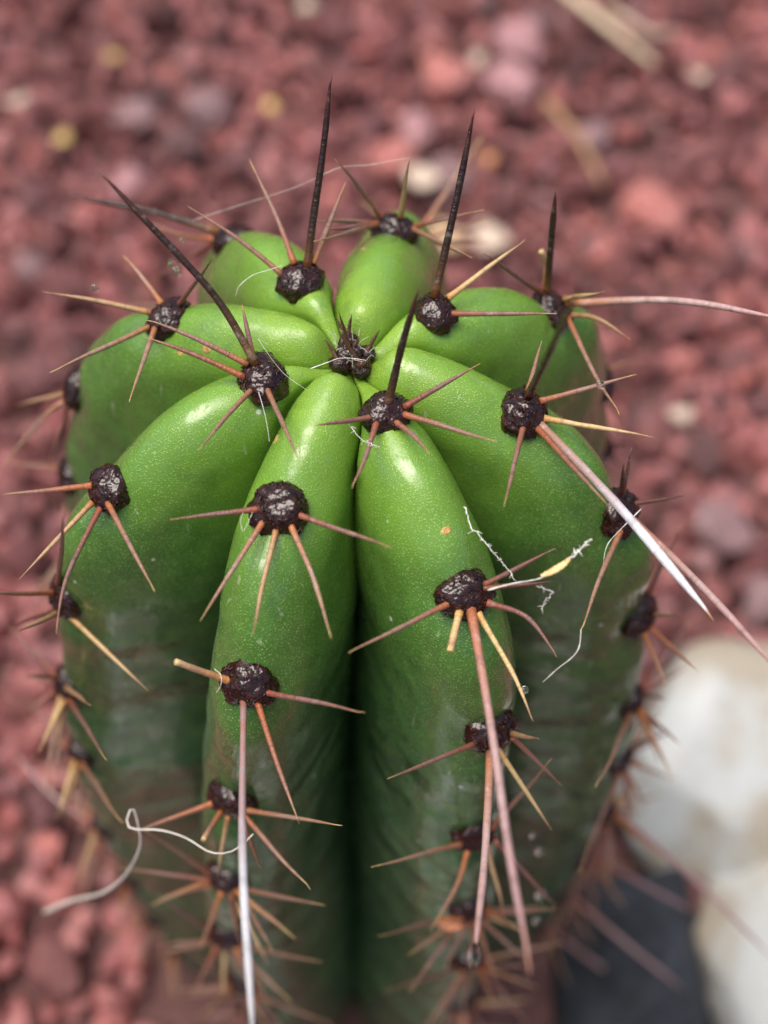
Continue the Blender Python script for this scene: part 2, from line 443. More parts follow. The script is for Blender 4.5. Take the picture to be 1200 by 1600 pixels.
def wool_mesh(i):
    bm = bmesh.new(); bmesh.ops.create_icosphere(bm, subdivisions=5, radius=1)
    o1 = Vector((i*5.3, i*2.1, i))
    bm.normal_update()
    for v in bm.verts:
        c = v.co.copy()
        w = 1 + .18*noise.noise(c*1.6+o1)
        d = noise.voronoi(c*9.5+o1)[0]
        w += .06*(d[1]-d[0]) + .06*noise.noise(c*3.4+o1) + .05*noise.noise(c*16+o1)
        s = Vector((.36, .315, .27)); 
        v.co = Vector((c.x*s.x, c.y*s.y, c.z*s.z))*w*U
        if v.co.z < -.1*U: v.co.z = -.1*U
    bm.normal_update()
    bm.verts.ensure_lookup_table()
    V = [v.co.copy() for v in bm.verts]; F = [[q.index for q in f.verts] for f in bm.faces]; Nn = [v.normal.copy() for v in bm.verts]; bm.free()
    rng = random.Random(60+i)
    for _ in range(140):                     # matted wool fibres over the pad
        j = rng.randrange(len(Nn)); n, c = Nn[j], V[j]
        if c.z < 0: continue
        e = n.cross(Vector([rng.gauss(0, 1) for _ in range(3)])).normalized(); g = n.cross(e)
        L = rng.uniform(.05, .13)*U; bend = rng.uniform(-.5, .5)
        pts = [c + e*L*(s-.5) + g*L*bend*4*(s-.5)**2 + n*U*(.012 - .10*(s-.5)**2*L/(.1*U)) for s in (0, .25, .5, .75, 1)]
        hv, hf = tube(pts, [U*w for w in (.003, .007, .008, .006, .002)], 4)
        b = len(V); V += hv; F += [tuple(q+b for q in f) for f in hf]
    me = bpy.data.meshes.new('areole'); me.from_pydata(V, [], F); me.shade_smooth(); me.materials.append(WOOL)
    return me

cactus = bpy.data.objects.new('columnar_cactus', None); col.objects.link(cactus)
cactus.empty_display_size = .05
tag(cactus, 'green eight-ribbed columnar cactus with dark woolly areoles and long spines', 'cactus')
body = build_body(cactus)
WM = [wool_mesh(i) for i in range(5)]
SPINES = {"8_1":[["d",[[-0.587,1.297,-0.101],[-0.394,2.039,1.053],[-0.216,2.623,2.074]],0.055],["t",[[-0.752,1.361,-0.064],[-1.053,2.103,0.27],[-1.357,2.709,0.524]],0.04],["g",[[-0.911,1.24,-0.137],[-1.562,1.681,0.151],[-2.172,2.01,0.367]],0.038],["t",[[-0.501,1.36,-0.045],[-0.062,2.246,0.564]],0.04]],"8_2":[["d",[[-1.972,3.357,-1.536],[-2.926,3.629,-1.41],[-4.266,3.914,-1.297]],0.055],["o",[[-2.004,3.273,-1.613],[-2.519,3.588,-1.86],[-3.091,4.111,-2.155]],0.042],["t",[[-1.99,3.251,-1.639],[-3.356,4.53,-3.953]],0.04]],"1_1":[["t",[[0.471,2.746,-0.676],[0.114,2.617,0.137],[-0.204,2.401,0.842]],0.04],["y",[[0.717,2.753,-0.658],[0.781,2.295,0.953]],0.04],["t",[[0.423,2.705,-0.688],[-0.447,1.733,0.396]],0.04],["t",[[0.424,2.691,-0.68],[-0.338,1.586,0.369]],0.04],["t",[[0.426,2.682,-0.675],[-0.482,1.141,0.612]],0.04],["t",[[0.857,2.668,-0.727],[1.796,1.955,0.343]],0.04],["g",[[0.852,2.647,-0.714],[1.589,1.114,0.321]],0.038]],"2_1":[["d",[[1.099,0.751,-0.025],[1.386,1.53,1.212],[1.548,2.015,2.065]],0.055],["y",[[1.27,0.739,-0.041],[2.3,1.418,0.333]],0.04],["t",[[1.277,0.573,-0.158],[2.595,0.049,0.451]],0.04]],"2_2":[["d",[[2.757,1.634,-0.945],[2.647,1.649,1.012]],0.055],["b",[[2.736,1.646,-0.937],[2.707,1.794,-0.539],[2.615,1.832,-0.322]],0.046],["g",[[2.697,1.603,-0.959],[1.728,1.134,0.397]],0.038],["m",[[2.971,1.494,-1.028],[4.291,0.856,-0.242],[5.535,-0.108,0.497]],0.056],["y",[[2.988,1.532,-0.991],[3.276,0.544,0.309]],0.04],["y",[[3.032,1.37,-1.117],[3.351,1.02,-0.785],[3.684,0.283,-0.345]],0.04],["t",[[3.017,1.345,-1.096],[3.21,-0.341,-0.432],[3.326,-1.213,0.003]],0.04]],"2_3":[["o",[[3.894,2.231,-3.584],[4.335,2.735,-4.006],[4.721,3.217,-4.445]],0.042],["g",[[3.948,2.137,-3.659],[4.789,2.969,-4.906]],0.038],["g",[[3.976,2.092,-3.722],[4.53,2.324,-5.078]],0.038]],"2_4":[["e",[[4.243,2.099,-5.373],[4.903,2.801,-6.209]],0.04],["g",[[4.282,2.036,-5.417],[4.846,2.579,-6.715]],0.038]],"3_1":[["d",[[2.268,-0.625,-0.358],[2.286,-2.213,3.498]],0.055],["g",[[2.252,-0.611,-0.35],[2.461,0.026,-0.052]],0.038],["t",[[2.414,-0.685,-0.417],[3.698,-0.318,-0.33]],0.04],["y",[[2.463,-0.882,-0.514],[3.837,-1.183,-0.521]],0.04],["t",[[2.197,-0.985,-0.509],[1.772,-2.667,0.154]],0.04],["w",[[2.374,-0.895,-0.544],[3.442,-2.329,-0.651],[4.306,-3.724,-0.758]],0.06],["o",[[2.352,-0.954,-0.575],[3.007,-2.728,0.231]],0.042]],"3_2":[["e",[[3.587,-1.332,-1.657],[3.418,-1.607,-0.507]],0.04],["g",[[3.613,-1.309,-1.678],[3.472,-1.571,-0.21]],0.038],["e",[[3.712,-1.416,-1.727],[4.495,-1.221,-1.838]],0.04],["m",[[3.711,-1.581,-1.834],[4.171,-2.502,-1.459],[4.658,-3.813,-0.841],[4.877,-4.514,-0.473]],0.056],["t",[[3.595,-1.692,-1.872],[3.132,-2.72,-1.556],[2.767,-3.62,-1.165]],0.04]],"3_3":[["t",[[4.38,-1.39,-4.391],[4.726,-0.906,-3.068]],0.04],["y",[[4.451,-1.592,-4.491],[4.634,-2.102,-3.553]],0.04],["o",[[4.314,-1.764,-4.615],[4.373,-3.099,-3.808]],0.042],["o",[[4.42,-1.748,-4.582],[4.807,-2.968,-3.642]],0.042]],"3_4":[["t",[[4.591,-1.87,-7.284],[3.362,-4.268,-4.584]],0.04],["g",[[4.705,-1.616,-7.147],[4.938,-2.139,-6.262]],0.038],["t",[[4.717,-1.833,-7.246],[5.042,-2.968,-6.158]],0.04]],"3_5":[["e",[[4.831,-1.649,-9.215],[5.315,-1.919,-8.018]],0.04],["t",[[4.717,-1.973,-9.376],[3.474,-4.551,-7.363]],0.04],["o",[[4.778,-1.978,-9.368],[5.359,-2.222,-10.72]],0.042],["o",[[4.868,-1.904,-9.318],[5.861,-1.817,-10.301]],0.042]],"3_6":[["m",[[4.946,-1.927,-11.585],[6.387,-3.094,-12.069],[7.811,-4.442,-12.639]],0.056],["o",[[4.926,-1.979,-11.607],[5.508,-3.227,-10.608]],0.042],["t",[[4.743,-2.09,-11.685],[4.21,-3.215,-14.521]],0.04],["o",[[4.939,-1.82,-11.545],[6.1,-1.305,-12.248]],0.042]],"3_7":[["m",[[4.894,-1.884,-14.09],[6.081,-2.232,-14.993],[7.314,-2.536,-15.909]],0.056],["o",[[4.827,-1.94,-14.121],[5.297,-3.221,-13.409]],0.042],["t",[[4.764,-1.935,-14.131],[5.534,-2.598,-12.749]],0.04],["t",[[4.737,-1.978,-14.161],[4.279,-2.9,-16.911]],0.04],["o",[[4.82,-1.776,-14.068],[5.454,-2.155,-15.197]],0.042]],"3_8":[["m",[[4.697,-1.845,-16.612],[6.07,-2.62,-17.719],[7.433,-3.367,-18.815]],0.056],["o",[[4.629,-1.841,-16.621],[5.046,-3.21,-15.895]],0.042],["t",[[4.569,-1.928,-16.668],[4.141,-2.995,-18.535]],0.04],["t",[[4.7,-1.781,-16.591],[5.603,-2.296,-15.394]],0.04]],"3_9":[["m",[[4.46,-1.759,-19.108],[6.043,-2.519,-20.367],[7.632,-3.322,-21.704]],0.056],["o",[[4.427,-1.771,-19.124],[4.841,-3.276,-18.581]],0.042],["t",[[4.297,-1.794,-19.163],[3.793,-2.926,-20.955]],0.04],["t",[[4.434,-1.635,-19.081],[5.478,-2.353,-17.869]],0.04]],"4_1":[["d",[[0.443,-1.012,-0.052],[0.602,-0.759,0.817],[0.784,-0.586,1.662]],0.055],["t",[[0.649,-1.033,-0.053],[1.57,-0.796,0.51]],0.04],["t",[[0.634,-1.105,-0.112],[1.724,-1.891,0.392]],0.04],["t",[[0.532,-1.201,-0.137],[0.736,-1.55,0.06],[0.923,-1.976,0.256]],0.04],["t",[[0.304,-1.217,-0.124],[0.16,-1.813,0.032],[-0.017,-2.447,0.24]],0.04],["g",[[0.24,-1.153,-0.109],[-0.473,-1.602,0.341]],0.038]],"4_2":[["g",[[1.608,-3.014,-1.09],[2.451,-2.837,-0.521]],0.038],["e",[[1.59,-3.049,-1.116],[2.434,-3.138,-0.79]],0.04],["t",[[1.216,-3.189,-1.196],[-0.069,-4.2,-0.579]],0.04],["by",[[1.311,-3.275,-1.271],[1.152,-3.91,-1.114]],0.05],["m",[[1.446,-3.247,-1.243],[1.6,-5.369,-0.882],[1.653,-6.781,-0.506],[1.698,-8.095,-0.026]],0.056],["y",[[1.533,-3.316,-1.249],[1.932,-4.006,-1.505],[2.17,-4.575,-1.707]],0.04],["t",[[1.647,-3.203,-1.198],[2.142,-3.415,-1.203],[2.476,-3.889,-1.351]],0.04]],"4_3":[["t",[[1.643,-4.154,-3.267],[0.387,-5.165,-2.03]],0.04],["m",[[1.799,-4.231,-3.32],[1.554,-6.066,-2.538],[1.276,-7.525,-1.65]],0.056],["y",[[1.882,-4.197,-3.324],[2.692,-4.908,-4.518]],0.04],["g",[[2.079,-4.094,-3.227],[2.824,-4.435,-4.113]],0.038],["y",[[2.081,-4.064,-3.204],[2.264,-4.681,-2.001]],0.04]],"4_4":[["t",[[1.595,-4.545,-5.975],[0.217,-5.402,-4.501]],0.04],["o",[[1.655,-4.633,-6.045],[1.509,-5.022,-6.334],[1.104,-5.589,-6.774]],0.042],["y",[[1.935,-4.555,-6.021],[2.247,-5.262,-7.109]],0.04],["g",[[2.051,-4.501,-5.969],[3.003,-5.186,-6.927]],0.038],["t",[[1.99,-4.378,-5.918],[2.661,-4.194,-3.732]],0.04]],"4_5":[["t",[[1.694,-4.782,-8.68],[0.339,-5.546,-7.097]],0.04],["o",[[2.122,-4.674,-8.646],[2.465,-5.497,-7.142]],0.042],["t",[[2.105,-4.758,-8.698],[3.081,-5.052,-7.5]],0.04],["t",[[1.712,-4.817,-8.726],[0.839,-6.067,-8.274]],0.04],["o",[[1.959,-4.819,-8.725],[2.341,-5.453,-9.906]],0.042]],"4_6":[["t",[[1.85,-4.84,-11.413],[0.483,-5.656,-9.817]],0.04],["t",[[2.251,-4.808,-11.408],[3.072,-5.134,-10.259]],0.04],["o",[[2.175,-4.841,-11.428],[2.321,-5.871,-9.969]],0.042],["t",[[2.232,-4.816,-11.405],[3.143,-5.523,-12.641]],0.04]],"5_1":[["t",[[-1.15,-2.266,-0.476],[-2.2,-2.591,-0.194]],0.04],["t",[[-1.094,-2.375,-0.556],[-1.81,-3.764,-0.569]],0.04],["y",[[-0.941,-2.435,-0.613],[-1.084,-3.21,-0.639],[-1.208,-3.954,-0.624]],0.04],["t",[[-0.784,-2.403,-0.57],[-0.481,-3.259,-0.488],[-0.267,-4.13,-0.357]],0.04],["t",[[-0.712,-2.313,-0.516],[0.444,-3.215,0.129]],0.04]],"5_2":[["b",[[-1.572,-3.822,-2.046],[-2.192,-3.825,-1.497]],0.046],["w",[[-1.395,-3.988,-2.148],[-1.332,-5.819,-2.016],[-1.129,-8.486,-1.491]],0.048],["o",[[-1.221,-4.045,-2.183],[-0.976,-4.76,-2.414],[-0.688,-5.5,-2.627]],0.042],["t",[[-1.158,-3.945,-2.112],[0.114,-4.735,-1.057]],0.04]],"5_3":[["o",[[-1.978,-4.319,-4.87],[-3.121,-4.536,-5.379]],0.042],["b",[[-1.853,-4.406,-4.916],[-2.037,-5.027,-4.394]],0.046],["y",[[-1.774,-4.468,-4.956],[-1.964,-5.021,-5.914]],0.04],["t",[[-1.548,-4.409,-4.902],[-0.163,-5.256,-3.333]],0.04],["t",[[-1.571,-4.45,-4.954],[-0.595,-5.727,-4.413]],0.04],["e",[[-1.594,-4.495,-4.964],[-1.239,-5.525,-4.165]],0.04]],"5_4":[["t",[[-2.179,-4.471,-7.445],[-3.025,-4.392,-5.637]],0.04],["o",[[-2.217,-4.523,-7.485],[-3.204,-4.695,-8.175]],0.042],["o",[[-2.037,-4.687,-7.56],[-2.452,-5.25,-8.721]],0.042],["e",[[-1.872,-4.615,-7.542],[-1.69,-5.667,-6.69]],0.04],["t",[[-1.795,-4.647,-7.523],[-0.423,-5.463,-5.911]],0.04],["g",[[-1.799,-4.649,-7.563],[-1.209,-5.827,-6.804]],0.038]],"5_5":[["t",[[-2.36,-4.574,-10.082],[-3.129,-4.485,-8.287]],0.04],["y",[[-2.178,-4.773,-10.178],[-2.272,-5.337,-11.282]],0.04],["t",[[-1.974,-4.757,-10.157],[-0.505,-5.636,-8.106]],0.04],["o",[[-2.306,-4.745,-10.158],[-2.817,-5.29,-11.43]],0.042],["g",[[-1.976,-4.757,-10.182],[-1.38,-5.917,-9.482]],0.038]],"5_6":[["t",[[-2.277,-4.649,-12.848],[-3.019,-4.6,-10.293]],0.04],["y",[[-2.272,-4.792,-12.905],[-2.752,-5.62,-11.502]],0.04],["t",[[-1.881,-4.822,-12.922],[-0.374,-5.749,-11.568]],0.04],["g",[[-1.994,-4.822,-12.928],[-2.031,-5.538,-14.176]],0.038]],"6_1":[["d",[[-1.218,-0.371,-0.015],[-1.708,0.127,0.722],[-2.437,0.575,1.544],[-3.045,0.856,2.146]],0.055],["t",[[-1.321,-0.375,-0.018],[-1.965,-0.216,0.32],[-2.554,-0.149,0.588]],0.04],["o",[[-1.357,-0.509,-0.112],[-2.016,-0.317,0.14],[-2.604,-0.209,0.328]],0.042],["t",[[-1.246,-0.334,-0.001],[-1.393,0.292,0.374]],0.04],["g",[[-1.231,-0.616,-0.152],[-1.551,-1.195,-0.005],[-1.863,-1.816,0.15]],0.038],["g",[[-1.081,-0.674,-0.128],[-0.642,-2.141,0.416]],0.038]],"6_2":[["o",[[-3.378,-1.381,-1.254],[-4.567,-1.39,-1.44]],0.042],["y",[[-3.38,-1.561,-1.372],[-4.259,-2.566,-1.619]],0.04],["t",[[-3.259,-1.574,-1.405],[-3.574,-2.741,-1.249],[-3.595,-3.633,-1.1]],0.04],["t",[[-3.179,-1.589,-1.336],[-2.363,-3.387,-0.54]],0.04]],"6_3":[["o",[[-4.137,-1.768,-3.374],[-4.825,-2.479,-2.14]],0.042],["e",[[-4.111,-1.945,-3.48],[-4.97,-1.75,-4.404]],0.04],["y",[[-4.119,-2.001,-3.508],[-4.395,-2.906,-2.41]],0.04],["y",[[-4.015,-2.011,-3.533],[-2.798,-3.218,-3.557]],0.04],["t",[[-4.139,-1.691,-3.307],[-3.296,-2.91,0.552]],0.04]],"6_4":[["y",[[-4.527,-1.761,-6.36],[-3.561,-3.425,-3.546]],0.04],["t",[[-4.48,-1.912,-6.445],[-3.315,-4.14,-3.75]],0.04],["y",[[-4.496,-1.865,-6.429],[-4.69,-3.131,-5.752]],0.04],["g",[[-4.489,-1.886,-6.439],[-4.661,-3.44,-6.875]],0.038],["g",[[-4.597,-1.639,-6.297],[-4.933,-2.08,-5.307]],0.038]],"6_5":[["t",[[-4.58,-2.134,-8.422],[-3.289,-4.403,-5.345]],0.04],["y",[[-4.584,-2.124,-8.423],[-4.629,-3.29,-7.795]],0.04]],"6_6":[["t",[[-4.85,-1.817,-12.412],[-4.75,-1.311,-15.628]],0.04],["m",[[-4.872,-1.755,-12.379],[-5.735,-1.165,-12.547],[-6.741,-0.074,-12.617]],0.056],["o",[[-4.833,-1.865,-12.427],[-5.073,-2.181,-13.709]],0.042]],"6_7":[["t",[[-4.718,-1.811,-15.526],[-4.496,-1.935,-18.526]],0.04],["o",[[-4.737,-1.801,-15.508],[-5.04,-2.237,-16.822]],0.042]],"7_1":[["y",[[-2.702,1.016,-0.631],[-3.517,1.108,-0.468],[-4.143,1.154,-0.35]],0.04],["t",[[-2.678,0.892,-0.74],[-3.288,0.31,-0.533],[-3.868,-0.299,-0.259]],0.04],["t",[[-2.64,0.846,-0.709],[-2.763,-1.02,0.061]],0.04],["t",[[-2.555,1.112,-0.573],[-2.876,1.62,-0.558],[-3.154,2.003,-0.59]],0.04],["g",[[-2.332,1.122,-0.601],[-1.735,0.787,0.725]],0.038]],"7_2":[["y",[[-4.156,1.462,-2.933],[-5.283,1.925,-3.931]],0.04],["t",[[-4.203,1.38,-2.995],[-4.626,1.268,-3.302],[-5.351,0.88,-4.044]],0.04],["t",[[-4.193,1.409,-2.998],[-4.831,1.555,-4.9]],0.04],["t",[[-4.195,1.414,-3.012],[-4.313,2.215,-6.046]],0.04]],"7_3":[["t",[[-4.509,1.282,-4.741],[-5.731,2.131,-5.756]],0.04],["t",[[-4.536,1.103,-4.88],[-4.927,1.504,-6.443]],0.04]]}
seed = 0
hidden_v, hidden_f, hidden_a = [], [], []
def local_spines(p, n, side, along, rng, lower):
    """spines of an areole low on the stem or round the back"""
    out = []
    for ang in (-95, -50, -12, 30, 62, 100):
        a = R(ang+rng.uniform(-12, 12)); el = R(rng.uniform(14, 34)); L = rng.uniform(1.0, 1.7)
        d = (along*-1*cos(a)*-1 + side*sin(a))*cos(el) + n*sin(el)
        if d.length < .1: continue
        out.append((rng.choice('ttoygt'), [p+n*.1+d*.2, p+n*.1+d*L], .04))
    if rng.random() < .5:
        a = R(rng.uniform(-40, 40)); el = R(rng.uniform(45, 70)); d = (along*cos(a)+side*sin(a))*cos(el)+n*sin(el)
        out.append(('m', [p+n*.1+d*.1, p+n*.1+d*rng.uniform(2, 3.4)], .055))
    return out
for k in ORDER:
    for i, (t, az) in enumerate(rows[k]):
        p, n, side, along = areole_frame(k, t, az)
        if along.z > 0 : along = -along
        rng = random.Random(k*100+i)
        o = bpy.data.objects.new('areole', WM[(k*3+i) % 5]); col.objects.link(o); o.parent = cactus
        s = rng.uniform(.92, 1.08)*(1.0 if t > .25 else .93)
        roll = Matrix.Rotation(rng.uniform(-.4, .4), 3, n)
        sx = roll @ side
        M = Matrix((sx, n.cross(sx), n)).transposed().to_4x4()
        M = Matrix.Translation(W(p)) @ M @ Matrix.Scale(s, 4)
        o.matrix_local = M; Mi = M.inverted()
        key = '%d_%d' % (k, i+1)
        front = k in (3, 4, 5, 6)
        if key in SPINES:
            lst = list(SPINES[key])
            if front and t > 1.45: lst += [q for q in local_spines(p, n, side, along, rng, True)[(0 if t < 3 else 1)::(1 if t < 3 else 2)] if q[0] != 'm']
        else: lst = [q for q in local_spines(p, n, side, along, rng, True) if q[0] != 'm' or k != 6]
        for kind, P, r0 in lst:
            seed += 1
            v, f, al = spine_geo(kind, P, r0, seed)
            if key in SPINES or front:
                so = mesh_obj('spine', v, f, SPM[kind], o, True, dict(along=al))
                so.matrix_parent_inverse = Mi
            else:
                b = len(hidden_v); hidden_v += v; hidden_f += [tuple(q+b for q in g) for g in f]; hidden_a += al
if hidden_v:
    hs = mesh_obj('rear_spines', hidden_v, hidden_f, SPM['t'], cactus, True, dict(along=hidden_a)); hs['kind'] = 'stuff'
# growing tip: a tuft of small woolly areoles with baby spines
for i, (x, y, z, s) in enumerate([(-.02,.06,-.36,.55), (.12,-.14,-.40,.42), (-.16,-.08,-.40,.40), (-.05,.26,-.34,.36), (.20,.10,-.40,.34)]):
    o = bpy.data.objects.new('areole', WM[i]); col.objects.link(o); o.parent = cactus
    M = Matrix.Translation(W((x, y, z))) @ Matrix.Rotation(i*1.3, 4, 'Z') @ Matrix.Scale(s, 4)
    o.matrix_local = M
    for j, (dx, dy, dz) in enumerate([((-.14,.14,.62), (.12,.04,.25), (.02,-.10,.4)), ((-.30,.10,.58), (-.1,-.2,.3), (.12,-.12,.3)), ((-.18,.18,.25),), ((.05,.12,.35), (-.15,.2,.2)), ((.16,.08,.34),)][i]):
        seed += 1
        v, f, al = spine_geo('e', [(x, y, z+.05), (x+dx*.5, y+dy*.6, z+dz*.6), (x+dx, y+dy, z+dz+.05)], .032, seed)
        so = mesh_obj('spine', v, f, SPM['e'], o, True, dict(along=al)); so.matrix_parent_inverse = M.inverted()

tuft_v, tuft_f = [], []
rt = random.Random(77)
for _ in range(22):
    a = rt.uniform(0, 6.28); rr = rt.uniform(.05, .28); b = Vector((cos(a)*rr, sin(a)*rr+.05, -.28))
    e = b + Vector((rt.uniform(-.16, .16), rt.uniform(-.16, .16), rt.uniform(.06, .20)))
    hv, hf = tube(catmull([W(b), W((b+e)/2+Vector((rt.uniform(-.05,.05), rt.uniform(-.05,.05), .03))), W(e)], 6), [.005*U*(1-.12*q) for q in range(7)], 4)
    o_ = len(tuft_v); tuft_v += hv; tuft_f += [tuple(q+o_ for q in g) for g in hf]
tw = mesh_obj('tip_wool', tuft_v, tuft_f, SILK, cactus); tw['kind'] = 'stuff'
# small scars in the skin
SCARS = [[[-0.972, -1.188, -0.509], [-0.867, 0.255, 0.428], 0.07], [[-1.923, 0.294, -0.537], [-0.5, -0.684, 0.531], 0.06], [[-2.299, 0.434, -0.774], [-0.629, -0.561, 0.539], 0.05], [[1.143, -2.483, -0.657], [0.219, -0.487, 0.846], 0.06], [[0.171, 1.954, -0.395], [-0.459, 0.441, 0.771], 0.04]]
for i, (p, n, r) in enumerate(SCARS):
    n = Vector(n); q = n.to_track_quat('Z', 'Y').to_matrix(); rng = random.Random(i)
    verts, faces = [], []; N = 18; rings = [(0, .06), (.35, .05), (.62, .16), (.82, .20), (1.0, .02), (1.15, -.25)]
    verts.append(W(Vector(p)+q@Vector((0, 0, rings[0][1]*r*.5))))
    for rr, hh in rings[1:]:
        for j in range(N):
            a = 2*pi*j/N; w = 1+.16*noise.noise(Vector((cos(a)*1.5+i*3, sin(a)*1.5, rr)))
            verts.append(W(Vector(p)+q@Vector((cos(a)*rr*r*w, sin(a)*rr*r*w*.8, hh*r*.5*w))))
    for j in range(N): faces.append((0, 1+j, 1+(j+1) % N))
    for a in range(len(rings)-2):
        for j in range(N):
            b, c = 1+a*N, 1+(a+1)*N; faces.append((b+j, c+j, c+(j+1) % N, b+(j+1) % N))
    mesh_obj('scar', verts, faces, SCAR, cactus)

# ------------------------------------------------------------------ ground and gravel
def ico(sub):
    bm = bmesh.new(); bmesh.ops.create_icosphere(bm, subdivisions=sub, radius=1)
    v = [x.co.copy() for x in bm.verts]; f = [[q.index for q in x.verts] for x in bm.faces]; bm.free(); return v, f
ICO2, ICO3, ICO4 = ico(2), ico(3), ico(4)
def rock(base, seed, rough=.34, facets=13, fine=.08):
    rng = random.Random(seed); V, Fc = base
    planes = []
    for _ in range(facets):
        d = Vector((rng.gauss(0,1), rng.gauss(0,1), rng.gauss(0,1))).normalized(); planes.append((d, rng.uniform(.52, .90)))
    off = Vector((seed*1.7, seed*.9, seed*.3)); out = []
    for c in V:
        w = 1 + rough*noise.noise(c*1.3+off) + fine*noise.noise(c*4+off)
        p = c*w
        for d, h in planes:
            e = p.dot(d)
            if e > h: p = p - d*(e-h)*.97
        p = p*(1+.045*noise.noise(c*7+off))
        out.append(p)
    return out, Fc
plane_v, plane_f = [], []
NG = 24
for i in range(NG+1):
    for j in range(NG+1):
        plane_v.append(Vector(((-2+4*i/NG), (-2+4*j/NG), 0)))
for i in range(NG):
    for j in range(NG): a = i*(NG+1)+j; plane_f.append((a, a+NG+1, a+NG+2, a+1))
ground = mesh_obj('ground', plane_v, plane_f, SOIL); ground['kind'] = 'structure'

VARS = [rock(ICO2, 50+i) for i in range(26)]
VM = []
for i, (v, f) in enumerate(VARS):
    me = bpy.data.meshes.new('stone'); me.from_pydata(v, [], f); me.materials.append(LAVA); VM.append(me)
BOULDERS = [[9.9,2.5,3.6,3.2,2.5,-20.6,"w","white limestone boulder with beige stains right of the cactus",0.6],[11.2,-2.6,3.4,3.1,2.4,-20.7,"w","second white boulder cut by the lower right corner",0.4],[6.9,-2.0,2.5,2.3,2.1,-21.3,"d","dark stone shape standing in for the shadow between cactus and white boulders",0.9],[-2.0,-11.6,12.5,5.8,2.4,-21.0,"w","unseen low white rock added in front of the cactus to reflect in its flanks",0.08]]  # last rock is added out of view as a pale reflector for the flanks
def in_boulder(x, y):
    if 3.5 < x < 8.6 and -6 < y < 1.4: return True      # gravel kept out so the shadowed gap stays dark
    for b in BOULDERS:
        c, s = cos(b[8]), sin(b[8]); dx, dy = x-b[0], y-b[1]
        if ((dx*c+dy*s)/b[2])**2+((dy*c-dx*s)/b[3])**2 < .62: return True
    return False
QUAD = [(-13.05, 34.8), (16.3, 34.9), (10.1, -3.4), (-8.5, -3.1)]
def in_view(x, y, mrg=0.0):
    for (ax, ay), (bx, by) in zip(QUAD, QUAD[1:]+QUAD[:1]):
        if (bx-ax)*(y-ay)-(by-ay)*(x-ax) > mrg*sqrt((bx-ax)**2+(by-ay)**2): return False
    return True
stones = []
rng = random.Random(5)
def scatter(x0, x1, y0, y1, step, z0, z1, s0, s1):
    y = y0; row = 0
    while y < y1:
        x = x0 + (row % 2)*step/2
        while x < x1:
            px, py = x+rng.uniform(-.42,.42)*step, y+rng.uniform(-.42,.42)*step
            s = s0 + (s1-s0)*rng.random()**1.8
            if px*px+py*py > 5.3**2 and not in_boulder(px, py):
                stones.append((px, py, rng.uniform(z0, z1), s))
            x += step
        y += step*.87; row += 1
scatter(-27, 30, -16, 52, 1.05, .10, .45, .38, .80)
scatter(-27, 30, -16, 52, 1.22, .55, .95, .34, .90)
parts, rest = [], []
for s in stones:
    (parts if (in_view(s[0], s[1], -.3) and s[2] > .55 and not (abs(s[0]-.4) < 6 and 0 < s[1] < 13)) else rest).append(s)
parts.sort(key=lambda s: -s[3]); rest += parts[300:]; parts = parts[:300]
def rot():
    return Matrix.Rotation(rng.uniform(0, 6.3), 3, 'X') @ Matrix.Rotation(rng.uniform(0, 6.3), 3, 'Y') @ Matrix.Rotation(rng.uniform(0, 6.3), 3, 'Z')
for (x, y, z, s) in parts:
    o = bpy.data.objects.new('stone', rng.choice(VM)); col.objects.link(o); o.parent = ground
    q = rot().to_4x4(); sc = Matrix.Diagonal((s*U*rng.uniform(.85,1.2), s*U*rng.uniform(.8,1.1), s*U*rng.uniform(.65,1.0), 1))
    o.matrix_local = Matrix.Translation(Vector((x*U, y*U, z*U))) @ q @ sc
gv, gf = [], []
SMALL = [rock(ico(1), 90+i) for i in range(12)]
for (x, y, z, s) in rest:
    v, f = rng.choice(VARS if in_view(x, y, 3.0) else SMALL); q = rot(); b = len(gv)
    d = Vector((s*U*rng.uniform(.85,1.2), s*U*rng.uniform(.8,1.1), s*U*rng.uniform(.65,1.0))); c = Vector((x*U, y*U, z*U))
    gv += [c + q @ Vector((p.x*d.x, p.y*d.y, p.z*d.z)) for p in v]; gf += [[i+b for i in t] for t in f]
gravel = mesh_obj('gravel', gv, gf, LAVA, ground, False); gravel['kind'] = 'stuff'

